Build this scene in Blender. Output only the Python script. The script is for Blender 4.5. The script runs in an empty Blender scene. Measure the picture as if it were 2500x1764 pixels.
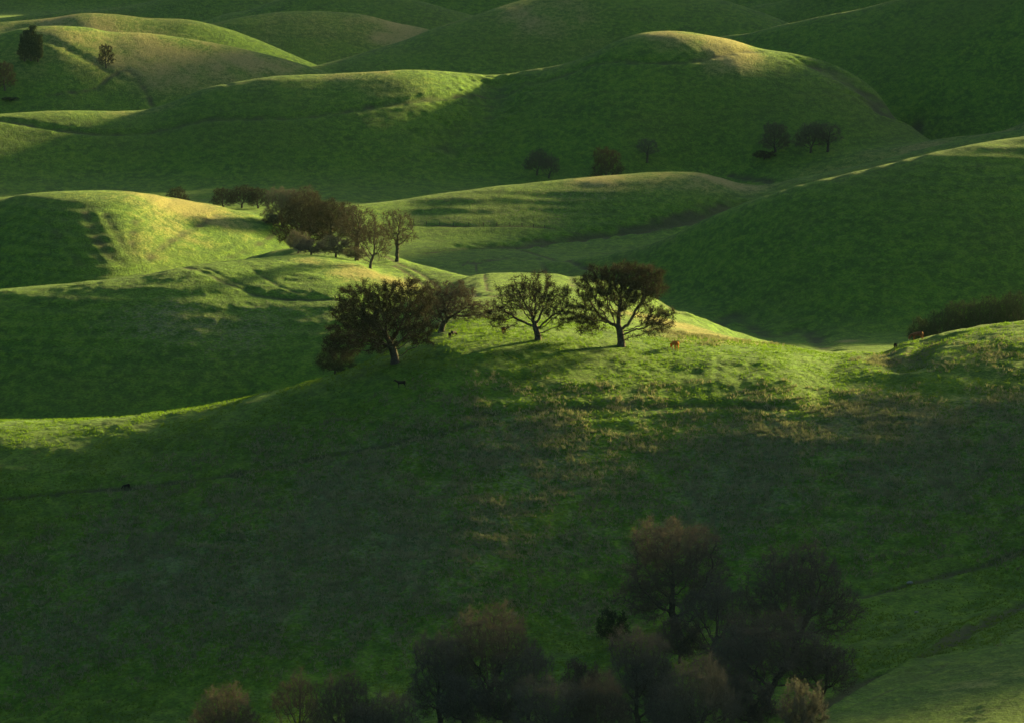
import bpy, math, random
import numpy as np
from mathutils import Vector, Matrix

R = math.radians
random.seed(7); np.random.seed(7)
scene = bpy.context.scene
COL = scene.collection

# ------------------------------------------------------------------ camera
LENS, SENSOR = 200.0, 36.0
W, H = 2500.0, 1764.0
FPX = W * LENS / SENSOR
PITCH = R(7.13)
CAMZ = 260.0
cam_d = bpy.data.cameras.new('camera')
cam_d.lens = LENS; cam_d.sensor_width = SENSOR; cam_d.sensor_fit = 'HORIZONTAL'
cam_d.clip_start = 1.0; cam_d.clip_end = 20000.0
cam = bpy.data.objects.new('camera', cam_d); COL.objects.link(cam)
cam.location = (0, 0, CAMZ); cam.rotation_euler = (R(90) - PITCH, 0, 0)
scene.camera = cam

# ------------------------------------------------------------------ sky, sun, exposure
SUN_EL, SUN_AZ = R(9.5), R(42.0)          # azimuth from +Y (away from the camera) towards +X (right)
world = bpy.data.worlds.new('World'); scene.world = world; world.use_nodes = True
nt = world.node_tree; bg = nt.nodes['Background']
sky = nt.nodes.new('ShaderNodeTexSky'); sky.sky_type = 'NISHITA'; sky.sun_disc = False
sky.sun_elevation = SUN_EL; sky.sun_rotation = SUN_AZ
sky.air_density = 1.0; sky.dust_density = 5.0; sky.ozone_density = 3.0
nt.links.new(sky.outputs[0], bg.inputs[0]); bg.inputs[1].default_value = 0.05
sun_d = bpy.data.lights.new('sun', 'SUN'); sun_d.energy = 5.0; sun_d.angle = R(3.2)
sun_d.color = (1.0, 0.80, 0.28)
sun = bpy.data.objects.new('sun', sun_d); COL.objects.link(sun)
sd = Vector((math.sin(SUN_AZ) * math.cos(SUN_EL), math.cos(SUN_AZ) * math.cos(SUN_EL), math.sin(SUN_EL)))
sun.rotation_euler = sd.to_track_quat('Z', 'Y').to_euler()
scene.view_settings.view_transform = 'Standard'; scene.view_settings.look = 'None'
scene.view_settings.gamma = 1.0; scene.view_settings.use_curve_mapping = False
scene.view_settings.exposure = 2.12
scene.cycles.max_bounces = 6; scene.cycles.volume_bounces = 0

# ------------------------------------------------------------------ small maths
def smooth(a, b, x):
    t = np.clip((np.asarray(x, float) - a) / (b - a), 0, 1)
    return t * t * (3 - 2 * t)

def _hash(ix, iy, seed):
    h = (ix.astype(np.int64) * 374761393 + iy.astype(np.int64) * 668265263 + seed * 974711) & 0x7fffffff
    h = ((h ^ (h >> 13)) * 1274126177) & 0x7fffffff
    return ((h ^ (h >> 16)) & 0xffffff) / float(0xffffff)

def vnoise(x, y, seed=0):
    xi = np.floor(x); yi = np.floor(y); fx = x - xi; fy = y - yi
    fx = fx * fx * fx * (fx * (fx * 6 - 15) + 10); fy = fy * fy * fy * (fy * (fy * 6 - 15) + 10)
    xi = xi.astype(np.int64); yi = yi.astype(np.int64)
    a = _hash(xi, yi, seed); b = _hash(xi + 1, yi, seed); c = _hash(xi, yi + 1, seed); d = _hash(xi + 1, yi + 1, seed)
    return (a + (b - a) * fx + (c - a) * fy + (a - b - c + d) * fx * fy) * 2 - 1

def fbm(x, y, seed=0, octs=4, gain=0.5):
    s = 0; amp = 1; tot = 0
    for o in range(octs):
        c, n = math.cos(0.6 * o + 0.3), math.sin(0.6 * o + 0.3)
        s = s + amp * vnoise((x * c - y * n) + 17.3 * o, (x * n + y * c) - 9.1 * o, seed + o)
        tot += amp; amp *= gain; x = x * 2.03; y = y * 2.03
    return s / tot

def curve(xs, ys, q):
    """cubic Hermite through the points, held flat in slope beyond the ends"""
    xs = np.asarray(xs, float); ys = np.asarray(ys, float)
    if len(xs) == 1: return np.full_like(q, ys[0], dtype=float)
    h = np.diff(xs); dl = np.diff(ys) / h
    m = np.empty_like(xs)
    m[1:-1] = (dl[:-1] * h[1:] + dl[1:] * h[:-1]) / (h[1:] + h[:-1])
    m[0] = dl[0]; m[-1] = dl[-1]
    qc = np.clip(q, xs[0], xs[-1])
    i = np.clip(np.searchsorted(xs, qc) - 1, 0, len(h) - 1)
    t = (qc - xs[i]) / h[i]
    return ((2*t**3 - 3*t**2 + 1) * ys[i] + (t**3 - 2*t**2 + t) * h[i] * m[i]
            + (-2*t**3 + 3*t**2) * ys[i+1] + (t**3 - t**2) * h[i] * m[i+1])

def ray(u, v):
    """viewing direction through a point of the photograph, per metre of Y"""
    a = (np.asarray(u, float) - W/2) / FPX; b = -(np.asarray(v, float) - H/2) / FPX
    cy = math.cos(PITCH) + b * math.sin(PITCH); cz = -math.sin(PITCH) + b * math.cos(PITCH)
    return a / cy, cz / cy

# ------------------------------------------------------------------ the land
# every hill: crest line through the view (u, v, distance), slope of the near flank and of the far flank, roundness of the top
def hill(name, label, pts, front, back, rad):
    u = np.array([p[0] for p in pts], float); v = np.array([p[1] for p in pts], float); d = np.array([p[2] for p in pts], float)
    s, t = ray(u, v)
    def k(spec):
        if not isinstance(spec, (list, tuple)): return ([0.0], [float(spec)])
        return ([(p[0] - W/2) / FPX for p in spec], [p[1] for p in spec])
    return dict(name=name, label=label, s=s, t=t, d=d, f=k(front), b=k(back), r=k(rad))

HILLS = [
 hill('hill', 'dark green near hillside rising to the bright crest with the big oaks',
  [(-1600,1060,1010),(-700,1040,990),(0,1028,972),(160,1025,970),(360,1010,968),(540,981,967),(700,945,967),(815,915,968),(930,880,971),(1100,822,978),
   (1300,803,985),(1500,820,986),(1650,836,987),(1800,845,985),(1940,849,985),(2020,853,990),(2120,845,992),(2220,828,994),(2290,811,996),
   (2400,793,998),(2500,781,1000),(2850,758,1005),(3250,630,1008),(3700,390,1010),(4600,235,1015)],  # right of the view the crest is raised to shade the draw and bank
  [(0,.25),(800,.245),(1100,.27),(1400,.31),(1700,.30),(2000,.255),(2500,.23)],
  [(0,.28),(800,.26),(960,.12),(1080,.085),(1350,.08),(1500,.085),(1680,.12),(1880,.19),(2120,.28),(2500,.28)],
  [(0,34),(500,28),(800,22),(1000,26),(1350,38),(1700,36),(2050,44),(2500,46)]),
 hill('hill', 'long middle hill with a sunlit grass top and a shaded left flank',
  [(-1600,800,1270),(-600,735,1240),(0,717,1222),(160,699,1220),(330,680,1222),(490,650,1230),(610,634,1240),(720,625,1245),(775,626,1245),(861,643,1240),(927,670,1232),(1010,715,1220),(1120,800,1210),(1400,1000,1200)],
  [(0,.30),(300,.255),(450,.225),(600,.19),(720,.16),(950,.13)], [(0,.24),(700,.24),(1000,.26)], [(0,18),(500,20),(800,28)]),
 hill('hill', 'sunlit spur behind the middle hill that carries the brown oaks and falls to the right',
  [(420,720,1330),(600,630,1325),(700,606,1318),(800,606,1308),(857,613,1300),(944,624,1282),(1003,643,1268),(1090,666,1248),(1200,688,1228),(1300,706,1215),(1400,716,1206),(1500,728,1202),
   (1610,750,1200),(1700,776,1200),(1786,805,1200),(1940,850,1200),(2050,900,1200),(2500,1150,1200),(3600,1500,1200)],
  [(800,.15),(1100,.12),(1400,.12),(1600,.2),(2500,.27)], .3, [(800,22),(1500,22),(2500,14)]),
 hill('hill', 'rounded left hill with golden furrowed grass on its sunlit side',
  [(-1600,560,1650),(-500,540,1560),(0,482,1512),(110,468,1504),(220,463,1502),(330,466,1506),(430,482,1520),(540,503,1525),(640,528,1528),(740,565,1530),(900,640,1530),(1200,860,1530)],
  [(0,.27),(300,.24),(600,.2)], .28, [(0,18),(400,26),(700,20)]),
 hill('hill', 'large dark right hill with a thin sunlit edge along its crest',
  [(900,760,1710),(1250,690,1690),(1400,650,1672),(1500,625,1660),(1600,592,1648),(1718,537,1634),(1835,490,1620),(1933,459,1610),(2020,437,1604),(2149,405,1602),
   (2305,365,1604),(2500,329,1612),(2900,315,1620),(3600,340,1620)],
  [(1250,.2),(1600,.25),(2000,.28),(2500,.3)], .27, [(1500,12),(1900,16),(2500,20)]),
 hill('hill', 'smooth low ridge with a golden sunlit crest beyond the meadow',
  [(500,600,1800),(760,530,1810),(878,507,1820),(957,498,1830),(1153,466,1840),(1349,443,1850),(1506,425,1855),(1604,417,1858),(1700,420,1862),(1757,432,1865),(1796,443,1866),
   (1843,451,1862),(1953,431,1855),(2149,391,1856),(2305,353,1868),(2500,315,1886),(3000,300,1900),(3600,300,1900)],
  [(900,.24),(1500,.27),(1900,.24),(2500,.22)], .22, [(900,14),(1500,18),(1700,22),(2500,22)]),
 hill('hill', 'narrow ridge strip behind the right hill crest',
  [(1800,470,2010),(1950,425,1990),(2063,389,1995),(2149,375,1992),(2305,340,1995),(2500,299,2005),(2620,210,1995),(2760,20,1985),(2920,-140,1975),(3120,-280,1975),(3480,-330,1975),(3800,-230,1975),(4200,-90,1975),(4900,-40,1975)],  # unseen right end is an added rise that keeps sun off the meadow
  .22, .25, 20),
 hill('hill', 'broad dark slope with a thin sunlit crest line and a round golden knoll',
  [(-1600,330,2000),(-400,300,2050),(0,276,2080),(150,268,2090),(300,270,2095),(350,268,2097),(430,245,2100),(500,217,2103),(600,196,2106),(700,184,2108),(800,181,2110),(900,177,2112),
   (1040,175,2120),(1130,181,2130),(1210,185,2135),(1300,172,2130),(1380,157,2125),(1450,130,2122),(1500,104,2125),(1560,84,2127),(1620,76,2128),(1680,78,2127),(1720,84,2126),
   (1790,97,2125),(1850,116,2122),(1960,135,2114),(2050,163,2104),(2130,212,2090),(2180,262,2070),(2260,335,2040),(2400,460,2000),(2700,700,1950)],
  [(0,.32),(900,.31),(1200,.29),(1500,.33),(1700,.40),(1900,.31),(2300,.22)], .26, [(0,12),(600,15),(1000,14),(1600,20),(1800,24),(2200,18)]),
 hill('hill', 'large dark hill filling the upper right corner',
  [(1300,330,2380),(1600,150,2350),(1700,108,2335),(1760,92,2320),(1820,86,2300),(1900,65,2285),(2000,43,2270),(2100,25,2260),(2190,2,2250),(2330,-25,2230),(2500,-45,2200),(3000,-70,2100),(3600,-70,2000)],
  [(1700,.27),(2500,.30)], .3, 14),
 hill('hill', 'brownish grass hill at the upper left with two lone trees',
  [(-1600,120,2300),(-400,90,2370),(0,82,2400),(59,71,2402),(157,67,2405),(220,71,2410),(255,78,2410),(353,84,2412),(470,98,2415),(588,118,2418),(666,137,2420),(764,167,2420),(860,205,2420),(1100,330,2420)],
  [(0,.30),(300,.27),(764,.25)], .3, [(0,14),(700,18)]),
 hill('hill', 'low brown hill crest behind the upper left hill',
  [(-1600,70,2600),(-400,60,2660),(0,53,2700),(118,43,2702),(196,33,2705),(274,35,2710),(353,45,2712),(470,52,2715),(530,66,2715),(700,130,2715),(1000,300,2715)],
  .29, .3, 13),
 hill('hill', 'rounded green hill at the top with a pale right shoulder',
  [(100,160,2850),(372,84,2860),(430,74,2865),(506,62,2870),(588,45,2880),(666,35,2890),(745,31,2895),(823,33,2900),(880,38,2900),(957,55,2895),(1055,74,2890),(1160,110,2880),(1400,220,2870)],
  [(400,.27),(900,.27)], .3, 16),
 hill('hill', 'broad green hill cut off by the top of the picture',
  [(300,330,2560),(600,215,2590),(745,172,2600),(800,156,2610),(918,121,2625),(996,97,2640),(1055,74,2650),(1153,43,2665),(1231,16,2680),(1290,0,2690),(1400,-22,2700),(1550,-28,2705),(1700,-12,2700),(1850,30,2680),(2000,90,2650),(2400,250,2600)],
  [(800,.25),(1500,.24)], .3, 20),
 hill('hill', 'faint green hill between the knoll and the upper right hill',
  [(1200,260,2950),(1500,150,2950),(1678,75,2930),(1757,43,2920),(1835,18,2910),(1914,3,2905),(2020,-50,2905),(2200,-120,2902),(2400,-220,2900),(2620,-400,2900),(2900,-690,2900),(3300,-790,2900),(3600,-760,2900),(4200,-680,2900),(4900,-500,2900)],  # out of view it is built up to shade the upper hills
  .30, .3, 16),
 hill('hill', 'distant dark hill at the top left of the rounded green hill',
  [(100,140,3150),(340,90,3180),(490,56,3200),(549,36,3210),(608,23,3215),(666,4,3220),(760,-22,3230),(900,-20,3240),(1050,10,3230),(1400,110,3200)],
  .29, .3, 16),
 hill('hill', 'distant brown hill at the top left corner',
  [(-1600,50,3350),(-300,60,3380),(0,48,3400),(137,31,3400),(274,20,3400),(353,6,3405),(450,-18,3410),(600,-20,3410),(800,30,3400),(1100,120,3380)],
  .29, .3, 16),
 hill('hill', 'distant hill with a pale edge beyond the rounded green hill',
  [(500,110,3560),(740,60,3580),(823,28,3590),(878,12,3595),(925,0,3600),(1050,-30,3610),(1400,-40,3620),(2000,-60,3620),(2300,-230,3600),(2700,-520,3600),(3200,-760,3600),(3700,-850,3600)],  # right end out of view added as a sun block for the top hills
  .29, .3, 16),
 hill('hill', 'furthest hill range beyond the frame',
  [(-3000,-220,4250),(-600,-210,4250),(0,-200,4260),(600,-210,4280),(1200,-220,4300),(1900,-250,4300),(2500,-600,4300),(3000,-1000,4300),(3600,-1400,4300)],  # unseen right end heightened to dim the far left hills
  .27, .2, 60),
]

def floor_z(x, y):
    """valley bottoms"""
    z = curve([200,560,700,830,1000,1150,1350,1560,1750,1980,2200,2500,3000,3600,4300,6000,9000],
              [-118,-128,-142,-152,-154,-158,-172,-181,-184,-189,-192,-196,-215,-240,-265,-290,-300], y)
    return z

# the draw below the near bank: (u, v, distance)
DRAW = [(3300,1060,1000),(2900,1240,925),(2500,1440,855),(2300,1550,815),(2060,1690,765),(1900,1800,735),(1500,2020,680),(1000,2300,620)]

def crest(hl, s):
    t = curve(hl['s'], hl['t'], s); d = curve(hl['s'], hl['d'], s)
    f = curve(*hl['f'], s); b = curve(*hl['b'], s); r = curve(*hl['r'], s)
    v = -t; ok = b > v * 1.15
    bb = np.where(ok, b, v * 1.15)
    tt = r * v / np.sqrt(bb**2 - v**2)
    gain = v * tt - bb * (np.sqrt(tt**2 + r**2) - r)
    gain = np.where(ok, gain, 0.0) * smooth(1.0, 2.3, b / v)
    return d, t * d - gain, f, b, r

def broad(hl):
    # far below a crest the flank follows the broad run of the ridge, not each dip of its outline
    g = np.linspace(-.30, .32, 1400); d, zc, f, b, r = crest(hl, g)
    sg = (320 if hl is HILLS[0] else 90) / FPX; k = np.arange(-160, 161) * (g[1] - g[0]); w = np.exp(-.5 * (k / sg)**2); w /= w.sum()
    return g, np.convolve(np.pad(zc, 160, 'edge'), w, 'valid'), np.convolve(np.pad(d, 160, 'edge'), w, 'valid')

def hill_z(hl, x, y, s, c=None):
    d, zc, f, b, r = crest(hl, s)
    if 'broad' not in hl: hl['broad'] = broad(hl)
    g, zb, db = hl['broad']
    w = smooth(5, 60, d - y) * (.95 if hl is HILLS[0] else .8)
    zc = zc + w * (np.interp(s, g, zb) - zc); d = d + w * (np.interp(s, g, db) - d)
    q = y - d
    sl = np.where(q < 0, f, b)
    z = zc - sl * (np.sqrt(q * q + r * r) - r)
    k = np.maximum(-q - 35, 0); z = z - (.00038 if hl is HILLS[0] else .0009) * np.minimum(k, 150)**2   # the flanks steepen downhill
    e = np.maximum(q - 215, 0)
    return z - .35 * e * e / (e + 25)

def near_z(x, y):
    """the near bank: falls gently away from the camera to the draw with the trees"""
    xs = NB[:, 0]; ys = NB[:, 1]; zs = NB[:, 2]
    yd = np.interp(x, xs, ys); zd = np.interp(x, xs, zs)
    q = yd - y                                   # positive on the camera side of the draw
    k = np.interp(x, [-80, -20, 20, 60, 110], [.03, .04, .05, .055, .055])
    return zd - .8 + np.where(q > 0, k * (np.sqrt(q*q + 64) - 8) , .5 * q) + .03 * np.clip(x - 40, -10, 60) * smooth(0, 60, q)

KS = 1.6
def height(x, y, fine=False, labels=False):
    x = np.asarray(x, float); y = np.asarray(y, float)
    s = x / y
    wob = 3.0 * fbm(x / 60, y / 60, 3, 3) * smooth(400, 900, y)
    zs = [floor_z(x, y) + .5 * wob]
    for i, hl in enumerate(HILLS):
        zs.append(hill_z(hl, x, y, s))
    if NB is not None: zs.append(near_z(x, y))
    Z = np.stack(zs); k = KS * (1 + y / 1500.0)
    m = Z.max(0); z = m + k * np.log(np.exp((Z - m) / k).sum(0))
    lab = Z.argmax(0)
    if fine:
        # gentle swells on the flanks, spurs and draws that run down them, and hummocky turf
        e = 1.0
        z = z + .30 * fbm(x / 34, y / 34, 11, 3) + .9 * fbm(x / 80, y / 80, 12, 2)
        near = 1 - smooth(1000, 1500, y)
        rid = 1 - np.abs(fbm(x / 5.5 + .4 * y / 9, y / 7.5, 21, 3)) * 2
        z = z + .10 * fbm(x / 6, y / 6, 21, 3) + .15 * fbm(x / 2.0, y / 2.4, 31, 3) * (.25 + near)
        # cattle terracettes along the contour
        z = z + .10 * np.sin(z * 3.1 + 2.5 * fbm(x / 25, y / 25, 41, 2)) * (1 - smooth(1700, 2300, y))
    if labels: return z, lab
    return z

NB = None
def hit(u, v, y0=560.0, y1=4300.0, step=1.0):
    """where the line of sight through (u, v) meets the land"""
    s, t = ray(u, v)
    ys = np.arange(y0, y1, step); zz = height(s * ys, ys)
    b = np.nonzero(zz >= t * ys)[0]
    i = b[0] if len(b) else len(ys) - 1
    return float(s * ys[i]), float(ys[i]), float(zz[i])

NB = np.array(sorted((ray(u, v)[0] * d, d, ray(u, v)[1] * d) for u, v, d in DRAW))

_fl0 = floor_z
def floor_z(x, y):
    low = -143.5 - .13 * np.clip(62 - x, 0, 260)      # the tree-lined draw drops away to the left
    w = smooth(860, 1000, y); return _fl0(x, y) * w + low * (1 - w)

# ------------------------------------------------------------------ helpers for objects
def tag(o, label=None, cat=None, group=None, kind=None):
    if label: o['label'] = label
    if cat: o['category'] = cat
    if group: o['group'] = group
    if kind: o['kind'] = kind
    return o

def mesh_np(name, V, F, mat, parent=None, smooth_=True, normals=None, attrs=None):
    """V (n,3); F (m,3) or (m,4)"""
    me = bpy.data.meshes.new(name)
    n, m, k = len(V), len(F), F.shape[1]
    me.vertices.add(n); me.vertices.foreach_set('co', np.asarray(V, np.float32).ravel())
    me.loops.add(m * k); me.loops.foreach_set('vertex_index', np.asarray(F, np.int32).ravel())
    me.polygons.add(m); me.polygons.foreach_set('loop_start', np.arange(0, m * k, k, dtype=np.int32))
    me.update(calc_edges=True)
    me.polygons.foreach_set('use_smooth', np.full(m, smooth_, dtype=bool))
    for an, av in (attrs or {}).items():
        a = me.attributes.new(an, 'FLOAT', 'POINT'); a.data.foreach_set('value', np.asarray(av, np.float32))
    if normals is not None: me.normals_split_custom_set_from_vertices(normals)
    me.materials.append(mat)
    o = bpy.data.objects.new(name, me); COL.objects.link(o)
    if parent: o.parent = parent
    return o

def new_mat(name, rough=0.9):
    m = bpy.data.materials.new(name); m.use_nodes = True
    b = m.node_tree.nodes['Principled BSDF']; b.inputs['Roughness'].default_value = rough
    b.inputs['Specular IOR Level'].default_value = 0.15
    return m, m.node_tree, b

class NG:
    """tiny node-graph helper"""
    def __init__(s, nt): s.nt = nt; s.L = nt.links
    def n(s, t, **kw):
        nd = s.nt.nodes.new(t)
        for k, v in kw.items(): setattr(nd, k, v)
        return nd
    def tex(s, scale, detail=4, rough=.55, vec=None, stretch=None, rot=None, dist=0):
        nd = s.n('ShaderNodeTexNoise'); nd.inputs['Scale'].default_value = scale
        nd.inputs['Detail'].default_value = detail; nd.inputs['Roughness'].default_value = rough
        nd.inputs['Distortion'].default_value = dist
        if stretch:
            mp = s.n('ShaderNodeMapping'); mp.inputs['Scale'].default_value = stretch
            if rot: mp.inputs['Rotation'].default_value = rot
            s.L.new(vec, mp.inputs['Vector']); vec = mp.outputs[0]
        s.L.new(vec, nd.inputs['Vector']); return nd.outputs[0]
    def ramp(s, val, a, b, ca=0.0, cb=1.0):
        nd = s.n('ShaderNodeMapRange'); nd.interpolation_type = 'SMOOTHSTEP'
        nd.inputs[1].default_value = a; nd.inputs[2].default_value = b
        nd.inputs[3].default_value = ca; nd.inputs[4].default_value = cb
        s.L.new(val, nd.inputs[0]); return nd.outputs[0]
    def math(s, op, a, b):
        nd = s.n('ShaderNodeMath', operation=op)
        for i, q in enumerate((a, b)):
            if isinstance(q, (int, float)): nd.inputs[i].default_value = q
            else: s.L.new(q, nd.inputs[i])
        return nd.outputs[0]
    def mix(s, f, a, b):
        nd = s.n('ShaderNodeMix', data_type='RGBA')
        for i, q in ((0, f), (6, a), (7, b)):
            if isinstance(q, (int, float)): nd.inputs[i].default_value = q
            elif isinstance(q, tuple): nd.inputs[i].default_value = (*q, 1)
            else: s.L.new(q, nd.inputs[i])
        return nd.outputs[2]
    def attr(s, name):
        nd = s.n('ShaderNodeAttribute', attribute_name=name); return nd.outputs['Fac']

# ------------------------------------------------------------------ grass material of the land
def make_grass():
    m, nt, bs = new_mat('hill_grass', 1.0); g = NG(nt)
    tc = g.n('ShaderNodeTexCoord').outputs['Object']
    big = g.tex(.012, 5, .6, tc); mid = g.tex(.09, 6, .62, tc, stretch=(1, .75, 2.2)); clump = g.tex(.42, 5, .68, tc, stretch=(1, .6, 1.6))
    fine = g.tex(1.7, 4, .65, tc)
    streak = g.tex(.16, 5, .6, tc, stretch=(.22, 1.0, 3.0), rot=(0, 0, .12))
    green = g.mix(g.ramp(mid, .35, .68), (.046, .124, .0070), (.084, .192, .008))
    green = g.mix(g.ramp(clump, .42, .68), green, (.112, .215, .010))
    green = g.mix(g.ramp(big, .4, .7, 0, .55), green, (.085, .145, .013))
    green = g.mix(g.math('MULTIPLY', g.ramp(streak, .52, .72), .35), green, (.115, .180, .018))
    vary = g.math('ADD', g.ramp(fine, .3, .7, .62, 1.3), g.ramp(clump, .35, .65, -.14, .14))
    vm = g.n('ShaderNodeMix', data_type='RGBA', blend_type='MULTIPLY'); vm.inputs[0].default_value = 1.0
    g.L.new(green, vm.inputs[6]); g.L.new(vary, vm.inputs[7]); green = vm.outputs[2]
    # dry grass, from the mask of the place and the clumps in it
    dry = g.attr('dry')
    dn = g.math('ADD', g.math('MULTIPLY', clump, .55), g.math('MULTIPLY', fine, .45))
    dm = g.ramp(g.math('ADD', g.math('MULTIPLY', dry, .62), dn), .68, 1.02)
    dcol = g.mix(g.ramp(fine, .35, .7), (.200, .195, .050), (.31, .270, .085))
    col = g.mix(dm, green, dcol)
    # grey thatch tufts
    th = g.attr('thatch')
    tuss = g.tex(1.05, 3, .6, tc, stretch=(1, .8, 1.2))
    tm = g.ramp(g.math('ADD', g.math('MULTIPLY', th, .30), g.math('ADD', g.math('MULTIPLY', tuss, .7), g.math('MULTIPLY', clump, .3))), .66, .80, 0, .6)
    col = g.mix(tm, col, g.mix(g.ramp(fine, .4, .65), (.110, .122, .060), (.21, .22, .11)))
    # worn tracks, with a darker colour along gullies
    tr = g.attr('track')
    col = g.mix(g.ramp(tr, .10, .6, 0, .85), col, g.mix(fine, (.030, .045, .014), (.065, .060, .028)))
    g.L.new(col, bs.inputs['Base Color'])
    bump = g.n('ShaderNodeBump'); bump.inputs['Strength'].default_value = 1.0; bump.inputs['Distance'].default_value = .55
    hsum = g.math('ADD', g.math('MULTIPLY', fine, .5), g.math('MULTIPLY', clump, .9))
    g.L.new(hsum, bump.inputs['Height']); g.L.new(bump.outputs[0], bs.inputs['Normal'])
    return m
M_GRASS = make_grass()

# ------------------------------------------------------------------ marks on the land, laid along ground points
def ground_line(pts, n=40):
    P = np.array([hit(u, v)[:2] for u, v in pts])
    t = np.linspace(0, len(P) - 1, n); k = np.arange(len(P))
    return np.stack([curve(k, P[:, 0], t), curve(k, P[:, 1], t)], 1)

def dist_line(x, y, L, reach):
    """distance to a polyline, only worked out near it"""
    out = np.full(x.shape, 1e3)
    idx = np.nonzero((x > L[:, 0].min() - reach) & (x < L[:, 0].max() + reach) & (y > L[:, 1].min() - reach) & (y < L[:, 1].max() + reach))[0]
    if len(idx) == 0: return out
    px, py = x[idx], y[idx]; best = np.full(len(idx), 1e6)
    for a, b in zip(L[:-1], L[1:]):
        d = b - a; q = max(float(d @ d), 1e-9)
        t = np.clip(((px - a[0]) * d[0] + (py - a[1]) * d[1]) / q, 0, 1)
        best = np.minimum(best, (px - a[0] - t * d[0])**2 + (py - a[1] - t * d[1])**2)
    out[idx] = np.sqrt(best); return out

# (points of the photograph, half width, depth, wear, which in gullies is a darker colour)
TRACKS = [
 ([(0,1222),(160,1207),(400,1188),(600,1160),(800,1122),(980,1080),(1200,1030)], .9, .35, .75),
 ([(1100,1015),(1300,1002),(1500,988),(1700,985),(1950,990)], 1.2, .55, .55),
 ([(1250,1045),(1500,1020),(1750,1015),(2000,1022),(2300,1030)], .9, .45, .45),
 ([(2500,1345),(2400,1378),(2300,1402),(2200,1428),(2110,1452)], 1.0, .5, .9),
 ([(2500,1300),(2350,1345),(2200,1380),(2090,1400)], .8, .35, .4),
 ([(2500,1462),(2380,1520),(2260,1580),(2150,1640),(2050,1690),(1960,1740)], 1.9, .9, .95),
 ([(2500,1500),(2300,1620),(2130,1700),(2000,1764)], .5, .2, .4),
 ([(1230,1650),(1330,1620),(1430,1592)], .6, .3, .5),
 ([(450,660),(500,672),(560,700),(640,727),(720,738),(835,741)], 1.0, .5, .6),
 ([(500,662),(560,690),(620,715)], .7, .4, .6),
 ([(620,668),(680,705),(730,725)], .5, .25, .5),
 ([(960,650),(1000,672),(1040,705),(1060,720)], .55, .25, .9),
 ([(940,628),(985,650),(1030,672),(1075,705)], .55, .25, .9),
 ([(1120,655),(1165,672),(1185,685),(1200,712)], .35, .2, .8),
 ([(960,640),(985,668),(990,690)], .35, .15, .6),
 ([(1030,622),(1120,612),(1200,610),(1290,614),(1380,640),(1440,662)], 1.2, .7, .7),
 ([(1040,632),(1160,628),(1260,640),(1330,668),(1400,700)], 1.0, .6, .5),
 ([(1150,645),(1210,636),(1250,632)], 2.5, .8, .7),
 ([(1000,553),(1150,556),(1300,556),(1420,566)], 1.0, .5, .7),
 ([(1150,606),(1250,600),(1350,585),(1450,570),(1560,550),(1680,528),(1800,500)], 4.5, 3.2, .95),
 ([(1640,752),(1760,785),(1880,818),(2000,838),(2150,842),(2300,815)], 3.0, 1.6, .55),
 ([(1790,428),(1860,440),(1880,446)], 2.0, .8, .8),
 ([(1212,200),(1210,240),(1190,270),(1140,310),(1090,350)], 7.0, 5.0, .35),
 ([(1060,330),(1110,300),(1160,270)], 6, 1.8, .2),
 ([(0,290),(200,322),(330,325),(480,297),(700,292),(900,266),(1050,246),(1200,226),(1340,196),(1440,160),(1560,150),(1700,145),(1850,122)], 2.0, 1.4, .55),
 ([(1990,150),(2080,195),(2140,235),(2170,265),(2230,300)], 6.0, 4.5, .6),
 ([(100,95),(150,112),(205,142),(270,180),(350,208)], 2.2, .9, .4),
 ([(110,236),(220,222),(350,213),(560,208)], 1.4, .7, .6),
 ([(360,632),(400,600),(460,560),(520,525),(560,515)], 1.2, .6, .55),
 ([(210,520),(230,570),(260,620),(300,650)], 1.8, .35, .55),
 ([(250,520),(275,560),(300,600),(330,640)], 1.3, .3, .5),
 ([(330,540),(320,590),(335,635)], 1.2, .3, .5),
 ([(120,540),(150,590),(200,650)], 1.6, .3, .4),
 ([(150,530),(190,590),(250,640)], 1.5, .3, .35),
 ([(560,625),(640,590),(680,560)], 1.0, .4, .5),
 ([(1095,716),(1180,722),(1300,720)], 1.0, .4, .8),
]
# (centre in the photograph, half width in metres across, half width in metres deep, amount)
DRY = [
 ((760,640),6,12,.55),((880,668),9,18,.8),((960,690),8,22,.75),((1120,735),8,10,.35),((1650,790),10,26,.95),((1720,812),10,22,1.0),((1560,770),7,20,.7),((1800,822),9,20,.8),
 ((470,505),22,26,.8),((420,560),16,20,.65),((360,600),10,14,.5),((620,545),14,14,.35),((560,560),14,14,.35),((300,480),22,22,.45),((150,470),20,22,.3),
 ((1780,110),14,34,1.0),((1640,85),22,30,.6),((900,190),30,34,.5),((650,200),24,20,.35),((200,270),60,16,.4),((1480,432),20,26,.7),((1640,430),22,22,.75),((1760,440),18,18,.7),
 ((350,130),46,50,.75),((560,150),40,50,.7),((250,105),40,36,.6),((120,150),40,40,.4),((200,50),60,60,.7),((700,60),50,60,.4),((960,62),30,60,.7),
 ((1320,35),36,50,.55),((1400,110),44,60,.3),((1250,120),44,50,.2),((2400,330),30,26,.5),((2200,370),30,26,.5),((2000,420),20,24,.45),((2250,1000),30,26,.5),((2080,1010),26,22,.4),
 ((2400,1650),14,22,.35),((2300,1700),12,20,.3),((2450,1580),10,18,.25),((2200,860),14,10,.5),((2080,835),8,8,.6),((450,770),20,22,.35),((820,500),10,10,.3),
 ((2450,870),24,30,.4),
]
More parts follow.
